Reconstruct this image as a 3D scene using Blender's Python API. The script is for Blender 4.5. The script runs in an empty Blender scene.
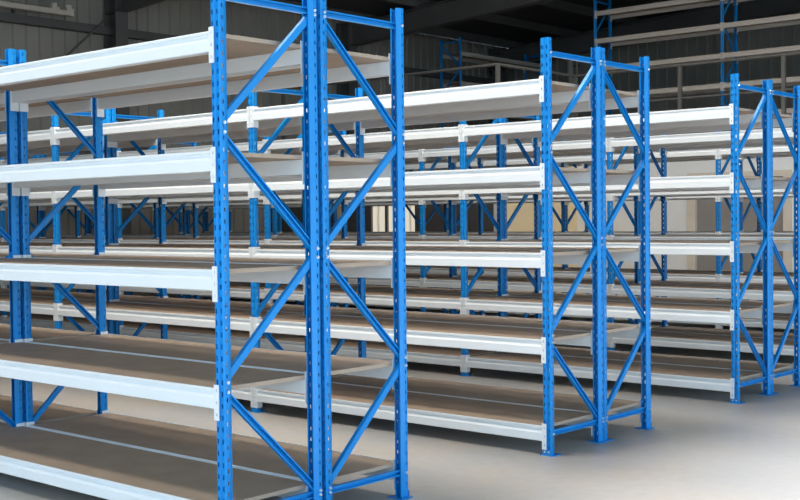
import bpy, bmesh, math, random
from mathutils import Vector, Matrix
random.seed(4)
S = bpy.context.scene
COL = S.collection

# ---------------------------------------------------------------- materials
def nodes_of(m):
    m.use_nodes = True
    nt = m.node_tree
    return nt, nt.nodes['Principled BSDF']

def mat_plain(name, rgb, rough=0.5, metal=0.0, noise=0.0, scale=6.0, bump=0.0, bump_scale=80.0, spec=0.5):
    m = bpy.data.materials.new(name)
    nt, b = nodes_of(m)
    b.inputs['Roughness'].default_value = rough
    b.inputs['Metallic'].default_value = metal
    b.inputs['Specular IOR Level'].default_value = spec
    tc = nt.nodes.new('ShaderNodeTexCoord')
    n = nt.nodes.new('ShaderNodeTexNoise')
    n.inputs['Scale'].default_value = scale
    n.inputs['Detail'].default_value = 4
    nt.links.new(tc.outputs['Object'], n.inputs['Vector'])
    r = nt.nodes.new('ShaderNodeValToRGB')
    k0, k1 = 1 - noise, 1 + noise
    r.color_ramp.elements[0].position = 0.3
    r.color_ramp.elements[1].position = 0.7
    r.color_ramp.elements[0].color = (*[min(1, c * k0) for c in rgb], 1)
    r.color_ramp.elements[1].color = (*[min(1, c * k1) for c in rgb], 1)
    nt.links.new(n.outputs['Fac'], r.inputs['Fac'])
    nt.links.new(r.outputs['Color'], b.inputs['Base Color'])
    if bump:
        n2 = nt.nodes.new('ShaderNodeTexNoise')
        n2.inputs['Scale'].default_value = bump_scale
        nt.links.new(tc.outputs['Object'], n2.inputs['Vector'])
        bp = nt.nodes.new('ShaderNodeBump')
        bp.inputs['Strength'].default_value = bump
        bp.inputs['Distance'].default_value = 0.01
        nt.links.new(n2.outputs['Fac'], bp.inputs['Height'])
        nt.links.new(bp.outputs['Normal'], b.inputs['Normal'])
    return m

M = {}
M['blue'] = mat_plain('blue_enamel', (0.004, 0.24, 0.65), 0.33, noise=0.04, scale=3, spec=0.28)
M['white'] = mat_plain('white_enamel', (0.78, 0.815, 0.83), 0.42, noise=0.02, scale=3)
M['board'] = mat_plain('particle_board', (0.41, 0.315, 0.235), 0.6, noise=0.10, scale=5, bump=0.05, bump_scale=300)
M['dimmed_white'] = mat_plain('dimmed_white_enamel', (0.60, 0.55, 0.49), 0.5, noise=0.04, scale=3)  # white beam enamel with the mezzanine's dim light put into its colour
M['zinc'] = mat_plain('zinc_bolt', (0.72, 0.74, 0.76), 0.3, metal=0.7, noise=0.03)
M['steel'] = mat_plain('grey_painted_steel', (0.10, 0.098, 0.095), 0.6, noise=0.1, scale=2)
M['cladding'] = mat_plain('wall_cladding', (0.30, 0.285, 0.25), 0.6, noise=0.08, scale=1.0)
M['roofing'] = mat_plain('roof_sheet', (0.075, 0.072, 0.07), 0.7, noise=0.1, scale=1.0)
M['plaster'] = mat_plain('pale_grey_plaster', (0.78, 0.79, 0.79), 0.8, noise=0.03, scale=2)
M['tan'] = mat_plain('tan_board', (0.86, 0.69, 0.42), 0.7, noise=0.06, scale=2)
M['tan_trim'] = mat_plain('tan_trim', (0.66, 0.60, 0.51), 0.6, noise=0.04)
M['door_grey'] = mat_plain('grey_brown_door', (0.27, 0.25, 0.235), 0.6, noise=0.06, scale=2)
M['rail'] = mat_plain('galvanised_rail', (0.15, 0.148, 0.14), 0.5, noise=0.06)
M['dark'] = mat_plain('dark_panel', (0.10, 0.10, 0.098), 0.6, noise=0.08)
M['pale'] = mat_plain('pale_paint', (0.62, 0.56, 0.48), 0.6, noise=0.05)
M['yard'] = mat_plain('yard_concrete', (0.50, 0.48, 0.45), 0.9, noise=0.08, scale=0.7)

def mat_floor():
    m = bpy.data.materials.new('floor_concrete')
    nt, b = nodes_of(m)
    tc = nt.nodes.new('ShaderNodeTexCoord')
    mp = nt.nodes.new('ShaderNodeMapping')
    mp.inputs['Scale'].default_value = (1.0, 0.55, 1.0)
    nt.links.new(tc.outputs['Object'], mp.inputs['Vector'])
    n = nt.nodes.new('ShaderNodeTexNoise')
    n.inputs['Scale'].default_value = 0.9
    n.inputs['Detail'].default_value = 3
    n.inputs['Roughness'].default_value = 0.45
    nt.links.new(mp.outputs['Vector'], n.inputs['Vector'])
    r = nt.nodes.new('ShaderNodeValToRGB')
    e = r.color_ramp.elements
    e[0].position = 0.40; e[0].color = (0.42, 0.425, 0.43, 1)
    e[1].position = 0.60; e[1].color = (0.47, 0.435, 0.39, 1)
    nt.links.new(n.outputs['Fac'], r.inputs['Fac'])
    n2 = nt.nodes.new('ShaderNodeTexNoise')
    n2.inputs['Scale'].default_value = 14
    n2.inputs['Detail'].default_value = 6
    nt.links.new(tc.outputs['Object'], n2.inputs['Vector'])
    mx = nt.nodes.new('ShaderNodeMixRGB')
    mx.blend_type = 'OVERLAY'
    mx.inputs['Fac'].default_value = 0.12
    nt.links.new(r.outputs['Color'], mx.inputs['Color1'])
    nt.links.new(n2.outputs['Fac'], mx.inputs['Color2'])
    nt.links.new(mx.outputs['Color'], b.inputs['Base Color'])
    b.inputs['Roughness'].default_value = 0.42
    return m
M['floor'] = mat_floor()

def mat_window():
    m = bpy.data.materials.new('lit_curtained_window')
    nt, b = nodes_of(m)
    tc = nt.nodes.new('ShaderNodeTexCoord')
    w = nt.nodes.new('ShaderNodeTexWave')
    w.bands_direction = 'X'
    w.inputs['Scale'].default_value = 1.6
    w.inputs['Distortion'].default_value = 1.2
    nt.links.new(tc.outputs['Object'], w.inputs['Vector'])
    r = nt.nodes.new('ShaderNodeValToRGB')
    e = r.color_ramp.elements
    e[0].position = 0.0; e[0].color = (0.55, 0.50, 0.38, 1)
    e[1].position = 0.35; e[1].color = (0.95, 0.88, 0.72, 1)
    nt.links.new(w.outputs['Fac'], r.inputs['Fac'])
    nt.links.new(r.outputs['Color'], b.inputs['Base Color'])
    nt.links.new(r.outputs['Color'], b.inputs['Emission Color'])
    b.inputs['Emission Strength'].default_value = WINDOW_EMIT
    b.inputs['Roughness'].default_value = 0.3
    return m
WINDOW_EMIT = 0.45
M['window'] = mat_window()

# ---------------------------------------------------------------- mesh helpers
def box(bm, x0, x1, y0, y1, z0, z1):
    v = [bm.verts.new((x, y, z)) for x in (x0, x1) for y in (y0, y1) for z in (z0, z1)]
    for f in ((0, 1, 3, 2), (4, 6, 7, 5), (0, 4, 5, 1), (2, 3, 7, 6), (0, 2, 6, 4), (1, 5, 7, 3)):
        bm.faces.new([v[i] for i in f])

def prism(bm, poly, axis, a, b):
    """extrude a closed 2D polygon along an axis from a to b"""
    def P(u, v, t):
        return (t, u, v) if axis == 'x' else (u, t, v) if axis == 'y' else (u, v, t)
    A = [bm.verts.new(P(u, v, a)) for u, v in poly]
    B = [bm.verts.new(P(u, v, b)) for u, v in poly]
    n = len(poly)
    for i in range(n):
        j = (i + 1) % n
        bm.faces.new((A[i], A[j], B[j], B[i]))
    bm.faces.new(A[::-1]); bm.faces.new(B)

def cyl(bm, p, q, r, n=10):
    p, q = Vector(p), Vector(q)
    d = (q - p).normalized()
    a = d.orthogonal().normalized(); c = d.cross(a)
    A = [bm.verts.new(p + r * (a * math.cos(2 * math.pi * i / n) + c * math.sin(2 * math.pi * i / n))) for i in range(n)]
    B = [bm.verts.new(v.co + (q - p)) for v in A]
    for i in range(n):
        j = (i + 1) % n
        bm.faces.new((A[i], A[j], B[j], B[i]))
    bm.faces.new(A[::-1]); bm.faces.new(B)

def mesh(name, bm, mat):
    bmesh.ops.recalc_face_normals(bm, faces=bm.faces)
    me = bpy.data.meshes.new(name)
    bm.to_mesh(me); bm.free()
    me.materials.append(mat)
    return me

def put(name, me, parent=None, loc=(0, 0, 0), rot=None):
    o = bpy.data.objects.new(name, me)
    COL.objects.link(o)
    if parent:
        o.parent = parent
    o.location = loc
    if rot:
        o.rotation_euler = rot
    return o

def tag(o, label=None, cat=None, group=None, kind=None):
    if label: o['label'] = label
    if cat: o['category'] = cat
    if group: o['group'] = group
    if kind: o['kind'] = kind
    return o

def structure(name, bm, mat):
    return tag(put(name, mesh(name, bm, mat)), kind='structure')

# ---------------------------------------------------------------- rack pieces
UW, UD = 0.029, 0.046        # half width / depth of an upright
BAY, DEPTH = 2.512, 0.573
T = 0.002

def perforated(bm, a, b, nrm, H, c0, hw, z0, pitch, hh):
    """vertical sheet from a to b (plan points), one column of slots at distance c0 from a"""
    a, b, nrm = Vector(a), Vector(b), Vector(nrm)
    ln = (b - a).length; d = (b - a) / ln
    def slab(s0, s1, za, zb):
        p, q = a + d * s0, a + d * s1
        p2, q2 = p + nrm * T, q + nrm * T
        v = [bm.verts.new((w.x, w.y, z)) for z in (za, zb) for w in (p, q, q2, p2)]
        for f in ((0, 1, 5, 4), (1, 2, 6, 5), (2, 3, 7, 6), (3, 0, 4, 7), (0, 3, 2, 1), (4, 5, 6, 7)):
            bm.faces.new([v[i] for i in f])
    slab(0, c0 - hw, 0, H); slab(c0 + hw, ln, 0, H)
    z = 0.0; k = z0
    while k + hh / 2 < H:
        slab(c0 - hw, c0 + hw, z, k - hh / 2)
        z = k + hh / 2; k += pitch
    slab(c0 - hw, c0 + hw, z, H)

def sheet(bm, pts, H):
    """thin folded sheet following plan points"""
    for (a, b) in zip(pts[:-1], pts[1:]):
        a, b = Vector(a), Vector(b)
        n = Vector((-(b - a).y, (b - a).x)).normalized() * T
        poly = [a, b, b + n, a + n]
        prism(bm, [(p.x, p.y) for p in poly], 'z', 0, H)

def upright_mesh(H):
    # outer face looks to -y, the open side to +y
    bm = bmesh.new()
    c = 0.0055
    for s in (-1, 1):
        # perforated outer face
        perforated(bm, (s * (UW - c), 0), (s * 0.008, 0), (0, 1), H, 0.0078, 0.0048, 0.046, 0.05, 0.021)
        # wide chamfered corner
        sheet(bm, [(s * (UW - c), 0), (s * UW, c)] if s > 0 else [(s * UW, c), (s * (UW - c), 0)], H)
        # perforated side wall
        perforated(bm, (s * UW, c), (s * UW, 0.024), (-s, 0), H, 0.0105, 0.0038, 0.071, 0.05, 0.017)
        # wall drawn in towards the open side, then a returned lip
        sheet(bm, [(s * UW, 0.024), (s * (UW - 0.010), UD)] if s > 0 else [(s * (UW - 0.010), UD), (s * UW, 0.024)], H)
        sheet(bm, [(s * (UW - 0.010), UD), (s * (UW - 0.016), UD)] if s > 0 else [(s * (UW - 0.016), UD), (s * (UW - 0.010), UD)], H)
    # vee groove between the two rows of slots
    sheet(bm, [(-0.008, 0), (-0.002, 0.006), (0.002, 0.006), (0.008, 0)], H)
    return mesh('upright', bm, M['blue'])

def channel_mesh(name, ln, open_x):
    """C channel along local z (0..ln), 32 wide in local y, 24 deep in local x, open towards open_x (+1/-1)"""
    bm = bmesh.new()
    h, d, t = 0.0150, 0.011, 0.0025
    poly = [(d, h), (-d, h), (-d, -h), (d, -h), (d, -h + t + 0.004), (d - t, -h + t + 0.004), (d - t, -h + t), (-d + t, -h + t),
            (-d + t, h - t), (d - t, h - t), (d - t, h - t - 0.004), (d, h - t - 0.004)]
    poly = [(u * open_x, v) for u, v in poly]
    prism(bm, poly, 'z', 0, ln)
    return mesh(name, bm, M['blue'])

def bolt_mesh():
    bm = bmesh.new()
    cyl(bm, (0, 0, 0), (0.006, 0, 0), 0.0075, 6)
    cyl(bm, (0.006, 0, 0), (0.011, 0, 0), 0.004, 8)
    return mesh('bolt', bm, M['zinc'])

def plate_mesh():
    bm = bmesh.new()
    box(bm, -0.048, 0.048, -0.006, 0.075, 0.0, 0.005)
    # two small ears folded up along the outer face with anchor heads
    box(bm, -0.029, 0.029, -0.003, -0.0005, 0.005, 0.034)
    return mesh('base_plate', bm, M['blue'])

def plate_bolt_mesh():
    bm = bmesh.new()
    for x in (-0.014, 0.014):
        cyl(bm, (x, -0.003, 0.022), (x, -0.0065, 0.022), 0.006, 8)
    return mesh('bolt', bm, M['zinc'])

def beam_mesh(bay, mat):
    # z = 0 is the top of the lip, the face looks to -y
    bm = bmesh.new()
    h = 0.088
    poly = [(0.0005, 0), (-0.0010, -0.002), (-0.0010, -0.010), (0.0005, -0.012), (0.0090, -0.0135), (0.0100, -0.016), (0.0075, -0.030), (-0.0045, -0.042), (-0.006, -h + 0.003), (-0.003, -h), (0.040, -h),
            (0.040, -0.021), (0.0145, -0.021), (0.0125, -0.019), (0.0125, -0.012), (0.0060, -0.009), (0.0060, 0)]
    prism(bm, poly, 'x', -bay / 2 + UW + 0.002, bay / 2 - UW - 0.002)
    return mesh('beam', bm, mat)

def connector_mesh(mat):
    """folded end plate; local x = 0 at the upright's inner edge, plate runs to -x over its outer face"""
    bm = bmesh.new()
    # three hook slots through the face plate
    def slab(x0, x1, z0, z1):
        box(bm, x0, x1, -0.0066, -0.0022, z0, z1)
    xs = (-0.0160, -0.0105)
    slab(-0.027, xs[0], -0.150, 0); slab(xs[1], 0.003, -0.150, 0)
    z = -0.150
    for k in (-0.125, -0.075, -0.025):
        slab(*xs, z, k - 0.007); z = k + 0.007
    slab(*xs, z, 0)
    box(bm, 0.0005, 0.004, -0.0022, 0.046, -0.150, 0)
    return mesh('end_connector', bm, mat)

def board_mesh(bay, depth):
    bm = bmesh.new()
    box(bm, -bay / 2 + 0.036, bay / 2 - 0.036, 0.0128, depth - 0.0128, -0.0185, 0.0)
    return mesh('shelf_board', bm, M['board'])

BOLT = bolt_mesh(); PLATE = plate_mesh(); PBOLT = plate_bolt_mesh(); CONN = {k: connector_mesh(M[k]) for k in ('white', 'dimmed_white')}
MESHES = {}
def cached(key, fn):
    if key not in MESHES:
        MESHES[key] = fn()
    return MESHES[key]

def make_rack(label, group, loc, rotz, bays, H, levels, bay=BAY, depth=DEPTH, nodes=None, beam_mat='white'):
    """local frame: first frame at x = 0, bays run to -x if rotz == 0; outer face at y = 0 looking to -y.
    rotz = pi turns the rack round so its outer face looks to +y; sgn keeps the bays running to -x in the world."""
    root = bpy.data.objects.new('shelving_rack', None)
    COL.objects.link(root)
    root.location = loc
    root.rotation_euler = (0, 0, rotz)
    root.empty_display_size = 0.2
    tag(root, label, 'shelving rack', group)
    sg = 1 if abs(rotz - math.pi) < 0.01 else -1
    up = cached(('up', H), lambda: upright_mesh(H))
    bm_ = cached(('beam', bay, beam_mat), lambda: beam_mesh(bay, M[beam_mat]))
    bd = cached(('board', bay, depth), lambda: board_mesh(bay, depth))
    for k in range(bays + 1):
        x = sg * k * bay
        first = k == 0
        for y, r in ((0, 0), (depth, math.pi)):
            u = put('upright', up, root, (x, y, 0.0), (0, 0, r))
            put('base_plate', PLATE, u)
            if first and H < 3:
                put('bolt', PBOLT, u)
        # bracing: two horizontals and a zigzag
        ya, yb = 0.018, depth - 0.018
        def brace(za, zb, y0, y1, opn, nm):
            p, q = Vector((x, y0, za)), Vector((x, y1, zb))
            d = q - p; ln = round(d.length, 4)
            me = cached(('ch', ln, opn), lambda: channel_mesh('brace', ln, opn))
            o = put(nm, me, root, p, (math.atan2(-d.y, d.z), 0, 0))
            if first and H < 3:
                s = 1 if sg < 0 else -1
                for t in (0.0, ln):
                    put('bolt', BOLT, o, (s * (UW + 0.0005), 0, t), (0, 0, 0 if s > 0 else math.pi))
            return o
        face = 1 if sg < 0 else -1      # local x direction of the world's +x
        brace(H - 0.085, H - 0.085, ya, yb, face, 'horizontal_brace')
        brace(0.125, 0.125, ya, yb, face, 'horizontal_brace')
        zs = nodes
        at_rear = True
        for za, zb in zip(zs[:-1], zs[1:]):
            y0, y1 = (yb, ya) if at_rear else (ya, yb)
            rising = (y0 > y1)
            if sg > 0: rising = not rising
            brace(za - 0.02, zb + 0.02, y0, y1, -face if rising else face, 'diagonal_brace')
            at_rear = not at_rear
    for b in range(bays):
        xc = sg * (b + 0.5) * bay
        for z in levels:
            for y, r in ((0, 0), (depth, math.pi)):
                o = put('beam', bm_, root, (xc, y, z - 0.015), (0, 0, r))
                # connector plates at both ends (children of the beam)
                put('end_connector', CONN[beam_mat], o, (-bay / 2 + UW, 0, 0.015))
                c = put('end_connector', cached(('connm', beam_mat), lambda: mirror_connector(CONN[beam_mat])), o, (bay / 2 - UW, 0, 0.015))
            put('shelf_board', bd, root, (xc, 0, z - 0.0165))
    return root

def mirror_connector(src):
    me = src.copy()
    for v in me.vertices:
        v.co.x = -v.co.x
    me.flip_normals()
    return me

# ---------------------------------------------------------------- the aisles of racks
ROW, WIDE = 2.426, 1.160
HU = 2.4
LV = [0.184 + 0.5 * k for k in range(5)]
NODES = [2.315, 1.765, 1.225, 0.675, 0.125]
XE = -0.0205
front_labels = [
    'blue and white five-shelf rack nearest the camera, filling the left of the picture',
    'blue and white five-shelf rack fronting the second row, end frame in the picture centre',
    'blue and white five-shelf rack fronting the third row, end frame near the right edge',
    'blue and white five-shelf rack fronting the fourth row, seen through the third row',
    'blue and white five-shelf rack fronting the last row before the white partition']
back_labels = [
    'blue and white five-shelf rack back to back behind the nearest rack',
    'blue and white five-shelf rack at the rear of the second row',
    'blue and white five-shelf rack at the rear of the third row, at the right edge',
    'blue and white five-shelf rack at the rear of the fourth row, deep among the shelves',
    'blue and white five-shelf rack at the very back, closest to the white partition']
nb = [2, 4, 5, 5, 5]
for r in range(5):
    make_rack(front_labels[r], 'five-shelf racks standing in rows', (XE + (0.013 if r == 0 else 0.006), r * ROW - (0.009 if r == 0 else 0), 0), 0, nb[r], HU, LV, nodes=NODES)
    make_rack(back_labels[r], 'five-shelf racks standing in rows', (XE + (0.016 if r == 0 else 0.003), r * ROW + WIDE, 0), math.pi, nb[r], HU, LV, nodes=NODES)

# ---------------------------------------------------------------- hall shell
XL, XR, YF, YB = -14.0, 10.0, -7.0, 21.4
EAVE, SLOPE, RIDGE = 5.67, 0.067, -2.0
def roof_z(x):
    return EAVE + SLOPE * ((x - XL) if x < RIDGE else (2 * RIDGE - XL - x))

bm = bmesh.new(); box(bm, XL - 0.3, XR + 0.3, YF - 0.3, YB + 0.3, -0.2, 0); structure('floor', bm, M['floor'])
bm = bmesh.new(); box(bm, XL - 20, XR + 40, YF - 40, YB + 20, -0.5, -0.21); structure('yard_ground', bm, M['yard'])

def corrugated(bm, along, c0, c1, plane, z0, z1, pitch=0.25, d=0.035, out=-1):
    """trapezoidal cladding; along = 'y' runs on plane x = plane"""
    pts = []; s = c0
    while s < c1:
        for a, q in ((0, 0), (0.60, 0), (0.68, 1), (0.92, 1)):
            t = s + a * pitch
            if t <= c1: pts.append((t, plane + q * d))
        s += pitch
    pts.append((c1, plane))
    back = [(c1, plane + out * 0.06), (c0, plane + out * 0.06)]
    poly = [((v, t) if along == 'y' else (t, v)) for t, v in pts + back]
    prism(bm, poly, 'z', z0, z1)

bm = bmesh.new(); corrugated(bm, 'y', YF, YB, XL, 0, EAVE); structure('wall_left', bm, M['cladding'])
bm = bmesh.new(); corrugated(bm, 'x', XL, XR, YB, 0, roof_z(RIDGE), d=-0.035, out=1); structure('wall_back', bm, M['cladding'])
# right wall with a wide gate
GY0, GY1, GH = -6.0, 12.0, 4.7
bm = bmesh.new()
zr = roof_z(XR)
box(bm, XR, XR + 0.15, YF, GY0, 0, zr); box(bm, XR, XR + 0.15, GY1, YB, 0, zr); box(bm, XR, XR + 0.15, GY0, GY1, GH, zr)
structure('wall_right', bm, M['cladding'])
# front wall with a wide gate
bm = bmesh.new()
FX0, FX1, FH = -3.2, 9.5, 5.0
box(bm, XL, FX0, YF - 0.15, YF, 0, EAVE); box(bm, FX1, XR, YF - 0.15, YF, 0, EAVE - 0.5)
box(bm, FX0, FX1, YF - 0.15, YF, FH, roof_z(XR))
structure('wall_front', bm, M['cladding'])
# roof
bm = bmesh.new()
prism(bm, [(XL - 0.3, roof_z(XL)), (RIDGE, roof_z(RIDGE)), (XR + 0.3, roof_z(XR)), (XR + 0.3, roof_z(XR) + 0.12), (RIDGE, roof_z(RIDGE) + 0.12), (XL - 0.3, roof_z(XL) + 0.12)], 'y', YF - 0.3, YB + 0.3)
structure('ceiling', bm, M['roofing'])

# portal frames: each column and each rafter is a piece of its own
def ibeam_poly(w, h, t=0.012, f=0.018):
    return [(-w / 2, -h / 2), (w / 2, -h / 2), (w / 2, -h / 2 + f), (t / 2, -h / 2 + f), (t / 2, h / 2 - f), (w / 2, h / 2 - f), (w / 2, h / 2),
            (-w / 2, h / 2), (-w / 2, h / 2 - f), (-t / 2, h / 2 - f), (-t / 2, -h / 2 + f), (-w / 2, -h / 2 + f)]
for yf in (-2.5, 3.4, 9.3, 15.2, 20.6):
    bm = bmesh.new()
    prism(bm, [(XL + 0.24 + v, yf + u) for u, v in ibeam_poly(0.26, 0.36)], 'z', 0, EAVE - 0.1)
    structure('steel_column', bm, M['steel'])
    bm = bmesh.new()
    hh = 0.42
    for (xa, xb) in ((XL + 0.05, RIDGE), (RIDGE, XR)):
        za, zb = roof_z(xa) - 0.2, roof_z(xb) - 0.2
        # web and flanges, haunched near the column
        pts = [(xa, za), (xb, zb), (xb, zb - hh)]
        if xa < RIDGE:
            pts += [(xa + 2.4, roof_z(xa + 2.4) - 0.2 - hh), (xa, za - hh)]
        else:
            pts += [(xa, za - hh)]
        prism(bm, pts, 'y', yf - 0.008, yf + 0.008)
        for off in (0, -hh):
            fl = [(xa, za + off + (0.0 if off == 0 else 0)), (xb, zb + off), (xb, zb + off - 0.02), (xa, za + off - 0.02 + (0.0 if off == 0 else 0))]
            prism(bm, fl, 'y', yf - 0.12, yf + 0.12)
    structure('roof_rafter', bm, M['steel'])
for i in range(15):
    x = XL + 0.7 + i * 1.6
    if x > XR: break
    bm = bmesh.new(); z = roof_z(x)
    box(bm, x - 0.035, x + 0.035, YF, YB, z - 0.19, z - 0.005)
    structure('roof_purlin', bm, M['steel'])
# eaves beam and girts along the left wall
bm = bmesh.new(); box(bm, XL + 0.06, XL + 0.22, YF, YB, 4.67, 4.81); structure('eaves_beam', bm, M['steel'])
bm = bmesh.new(); box(bm, XL + 0.06, XL + 0.20, YF, YB, 2.6, 2.72); structure('wall_girt', bm, M['steel'])
bm = bmesh.new(); cyl(bm, (XL + 0.27, 7.0, 3.07), (XL + 0.27, 9.05, 4.9), 0.02); structure('brace_rod', bm, M['steel'])
# pale conduit with two junction boxes under the eaves
pr = bpy.data.objects.new('conduit', None); COL.objects.link(pr); pr.location = (XL + 0.34, 3.7, 4.9)
tag(pr, 'pale horizontal conduit under the dark eaves, top left corner', 'conduit')
bm = bmesh.new(); box(bm, -0.05, 0.05, 3.7, 8.35, 4.87, 4.95); put('duct', mesh('duct', bm, M['pale']), pr, (0, -3.7, -4.9))
for y in (8.0, 8.28):
    bm = bmesh.new(); cyl(bm, (0.0, y, 4.94), (0.0, y, 5.05), 0.055, 12); box(bm, -0.06, 0.06, y - 0.07, y + 0.07, 4.95, 4.99)
    put('junction_box', mesh('junction_box', bm, M['pale']), pr, (0, -3.7, -4.9))
for y in (4.2, 5.8, 7.3):
    bm = bmesh.new(); box(bm, -0.14, -0.05, y - 0.02, y + 0.02, 4.81, 4.93)
    put('bracket', mesh('bracket', bm, M['steel']), pr, (0, -3.7, -4.9))

# ---------------------------------------------------------------- mezzanine and partition walls
XC, YA, YC = -8.12, 13.0, 15.4
ZS, ZM = 2.42, 2.81
bm = bmesh.new()
prism(bm, [(XL, YA), (XC, YA), (XC, YC), (XR - 0.1, YC), (XR - 0.1, YB - 0.05), (XL, YB - 0.05)], 'z', ZS, ZM)
structure('mezzanine_floor', bm, M['steel'])
def wall_with_hole(bm, x0, x1, y, th, z1, holes):
    """wall on plane y, openings as (xa, xb, za, zb) from left to right"""
    x = x0
    for xa, xb, za, zb in holes:
        box(bm, x, xa, y, y + th, 0, z1)
        if za > 0: box(bm, xa, xb, y, y + th, 0, za)
        if zb < z1: box(bm, xa, xb, y, y + th, zb, z1)
        x = xb
    box(bm, x, x1, y, y + th, 0, z1)
# dark lined front of the room under the left part, with a lit window; dark opening drawn as plain dark wall
W0, W1 = -11.14, -9.97
bm = bmesh.new(); wall_with_hole(bm, XL + 0.06, XC - 0.12, YA, 0.12, ZS, [(W0, W1, 0.95, 1.66)]); structure('wall_partition', bm, M['dark'])
w = bpy.data.objects.new('window_1', None); COL.objects.link(w); w['kind'] = 'structure'; w.location = ((W0 + W1) / 2, YA, 0)
hw = (W1 - W0) / 2
bm = bmesh.new(); box(bm, -hw, hw, 0.05, 0.07, 0.95, 1.66); put('pane', mesh('pane', bm, M['window']), w)
bm = bmesh.new()
for x in (-hw, -0.19, hw - 0.05): box(bm, x, x + 0.05, 0.0, 0.05, 0.95, 1.66)
box(bm, -hw, hw, 0.0, 0.05, 1.61, 1.66); box(bm, -hw, hw, 0.0, 0.05, 0.95, 1.0)
put('window_frame', mesh('window_frame', bm, M['dark']), w)
bm = bmesh.new(); box(bm, XC - 0.12, XC + 0.02, YA - 0.02, YA + 0.12, 0, ZS); structure('trim_1', bm, M['plaster'])
bm = bmesh.new(); box(bm, XC - 0.10, XC, YA + 0.12, YC + 0.12, 0, ZS); structure('wall_tan', bm, M['tan'])
bm = bmesh.new(); box(bm, -12.04, -11.84, YA - 0.03, YA, 0, 1.68); structure('trim_2', bm, M['tan'])
# right part: pale wall with a wide framed door
D0, D1, DH = -5.88, -4.03, 2.10
bm = bmesh.new(); wall_with_hole(bm, XC, XR, YC, 0.14, ZS, [(D0, D1, 0, DH)]); structure('wall_white', bm, M['plaster'])
d = bpy.data.objects.new('door_1', None); COL.objects.link(d); d['kind'] = 'structure'; d.location = ((D0 + D1) / 2, YC, 0)
hw = (D1 - D0) / 2
bm = bmesh.new()
box(bm, -hw, -hw + 0.15, -0.03, 0.14, 0, DH); box(bm, hw - 0.14, hw, -0.03, 0.14, 0, DH); box(bm, -hw + 0.15, hw - 0.14, -0.03, 0.14, DH - 0.1, DH)
put('door_frame', mesh('door_frame', bm, M['tan_trim']), d)
for s, a, b in ((0, -hw + 0.15, 0.0), (1, 0.0, hw - 0.14)):
    bm = bmesh.new(); box(bm, a + 0.005, b - 0.005, 0.04, 0.09, 0.01, DH - 0.105)
    lf = put('door_leaf', mesh('door_leaf', bm, M['door_grey']), d)
    bm = bmesh.new(); xh = -0.07 if s == 0 else 0.07
    cyl(bm, (xh, 0.0, 0.95), (xh, 0.0, 1.15), 0.012); box(bm, xh - 0.01, xh + 0.01, 0.0, 0.04, 0.96, 0.98); box(bm, xh - 0.01, xh + 0.01, 0.0, 0.04, 1.12, 1.14)
    put('door_handle', mesh('door_handle', bm, M['zinc']), lf)

# guard rails
def guard_rail(label, pts, posts):
    root = bpy.data.objects.new('guard_rail', None); COL.objects.link(root)
    root.location = (*pts[0], ZM); tag(root, label, 'railing', None)
    o = Vector((*pts[0], 0))
    for nm, z in (('top_rail', 1.17), ('mid_rail', 0.6)):
        bm = bmesh.new()
        for a, b in zip(pts[:-1], pts[1:]):
            cyl(bm, Vector((*a, z)) - o, Vector((*b, z)) - o, 0.026 if z > 1 else 0.018)
        put(nm, mesh(nm, bm, M['rail']), root)
    for p in posts:
        bm = bmesh.new(); q = Vector((*p, 0)) - o
        box(bm, q.x - 0.03, q.x + 0.03, q.y - 0.03, q.y + 0.03, 0, 1.15)
        box(bm, q.x - 0.06, q.x + 0.06, q.y - 0.06, q.y + 0.06, 0, 0.012)
        put('post', mesh('post', bm, M['rail']), root)
guard_rail('grey steel guard rail along the mezzanine edge in front of the tall rack',
           [(XL + 0.4, YA + 0.08), (XC - 0.08, YA + 0.08), (XC - 0.08, YC + 0.08), (XR - 0.3, YC + 0.08)],
           [(-13.5, YA + 0.08), (-10.9, YA + 0.08), (XC - 0.08, YA + 0.08), (XC - 0.08, YC + 0.08), (-6.06, YC + 0.08), (-4.20, YC + 0.08), (-2.32, YC + 0.08), (-0.44, YC + 0.08)])

dp = bpy.data.objects.new('downpipe', None); COL.objects.link(dp); dp.location = (-12.05, YB - 0.14, ZM)
tag(dp, 'pale vertical pipe beside the far back corner, above the second row', 'pipe')
bm = bmesh.new(); cyl(bm, (0, 0, 0), (0, 0, 2.85), 0.075, 14); put('pipe', mesh('pipe', bm, M['pale']), dp)
bm = bmesh.new(); cyl(bm, (0.19, 0, 0), (0.19, 0, 2.85), 0.025, 10); put('pipe', mesh('pipe', bm, M['pale']), dp)
for z in (0.8, 2.2):
    bm = bmesh.new(); box(bm, -0.1, 0.22, 0.03, 0.10, z, z + 0.05); put('pipe_clip', mesh('pipe_clip', bm, M['steel']), dp)

# racks standing on the mezzanine
TL = [0.385, 0.91, 1.435, 1.96, 2.485]
make_rack('tall rack on the mezzanine behind the guard rail, upper right, white beams coloured dimmer', None, (-0.48, 16.3, ZM), 0, 3, 2.75, TL, bay=2.6, beam_mat='dimmed_white',
          nodes=[2.66, 2.03, 1.40, 0.77, 0.13])
make_rack('dim blue rack in the dark mezzanine corner, seen above the second row beams', None, (-12.15, 20.3, ZM), math.pi / 2, 1, 2.49, [0.35, 0.95, 1.55, 2.2], bay=3.2, beam_mat='dimmed_white',
          nodes=[2.4, 1.83, 1.26, 0.69, 0.13])

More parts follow.
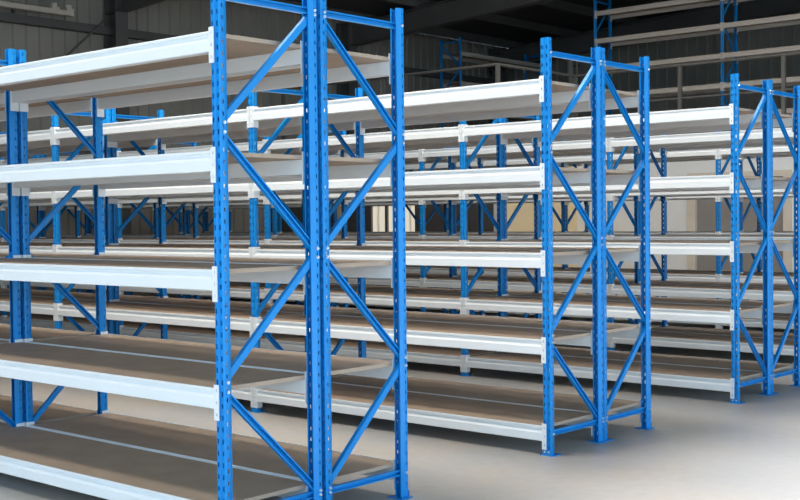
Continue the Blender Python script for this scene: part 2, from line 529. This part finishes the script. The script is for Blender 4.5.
# ---------------------------------------------------------------- light
w = bpy.data.worlds.new('sky'); S.world = w; w.use_nodes = True
bg = w.node_tree.nodes['Background']
bg.inputs['Color'].default_value = (0.56, 0.79, 1.0, 1)
bg.inputs['Strength'].default_value = 2.55
def skylight_fill(y, energy, x0=-3.8, x1=-0.6):
    xm = (x0 + x1) / 2
    z = min(roof_z(x0), roof_z(x1))
    bm = bmesh.new()
    top = [(x0, roof_z(x0)), (RIDGE, roof_z(RIDGE)), (x1, roof_z(x1))]
    prism(bm, [(x, q - 0.012) for x, q in top] + [(x, q - 0.004) for x, q in top[::-1]], 'y', y - 0.5, y + 0.5)
    structure('skylight_fill_sheet', bm, M['plaster'])  # opaque sheet; the area lamp below supplies the overhead light
    l = bpy.data.lights.new('skylight_fill', 'AREA'); l.shape = 'RECTANGLE'; l.size = x1 - x0; l.size_y = 1.0
    l.energy = energy; l.color = (1.0, 0.92, 0.82)
    o = bpy.data.objects.new('skylight_fill', l); COL.objects.link(o); o.location = (xm, y, z - 0.05)
for y, e in ((-1.95, 150), (0.5, 230), (2.95, 180), (5.4, 110), (7.85, 120)):
    skylight_fill(y, e)
skylight_fill(12.0, 125, -9.0, 2.0)  # added unseen overhead strip, there to brighten the partition walls
def portal(name, loc, rot, sx, sy):
    l = bpy.data.lights.new(name, 'AREA'); l.shape = 'RECTANGLE'; l.size = sx; l.size_y = sy
    l.cycles.is_portal = True
    o = bpy.data.objects.new(name, l); COL.objects.link(o); o.location = loc; o.rotation_euler = rot
portal('portal_front', ((FX0 + FX1) / 2, YF - 0.1, FH / 2), (math.pi / 2, 0, 0), FX1 - FX0, FH)
portal('portal_right', (XR + 0.1, (GY0 + GY1) / 2, GH / 2), (math.pi / 2, 0, math.pi / 2), GY1 - GY0, GH)
sun = bpy.data.lights.new('sun', 'SUN'); sun.energy = 8.0; sun.angle = math.radians(5); sun.color = (1.0, 0.96, 0.93)
so = bpy.data.objects.new('sun', sun); COL.objects.link(so)
elev = math.atan(GH / (XR - 0.97)); az = math.radians(-8)
dv = Vector((-math.cos(elev) * math.cos(az), -math.cos(elev) * math.sin(az), -math.sin(elev)))
so.rotation_euler = dv.to_track_quat('-Z', 'Y').to_euler()

# ---------------------------------------------------------------- camera
cam = bpy.data.cameras.new('camera'); co = bpy.data.objects.new('camera', cam); COL.objects.link(co)
yaw, pit, rol = -0.7191, -0.0265, -0.0107
F = Vector((math.sin(yaw) * math.cos(pit), math.cos(yaw) * math.cos(pit), math.sin(pit)))
R0 = Vector((math.cos(yaw), -math.sin(yaw), 0)); U0 = R0.cross(F)
R = R0 * math.cos(rol) + U0 * math.sin(rol); U = -R0 * math.sin(rol) + U0 * math.cos(rol)
mt = Matrix((R, U, -F)).transposed().to_4x4(); mt.translation = (3.8309, -3.2356, 1.3754)
co.matrix_world = mt
cam.sensor_fit = 'HORIZONTAL'; cam.sensor_width = 36; cam.lens = 36 * 1184.2 / 800
cam.clip_start = 0.05; cam.clip_end = 300
S.camera = co

S.view_settings.view_transform = 'Standard'; S.view_settings.look = 'None'
S.view_settings.gamma = 1; S.view_settings.use_curve_mapping = False
S.view_settings.exposure = 0.48
S.cycles.use_denoising = True
S.cycles.max_bounces = 8
S.cycles.diffuse_bounces = 5
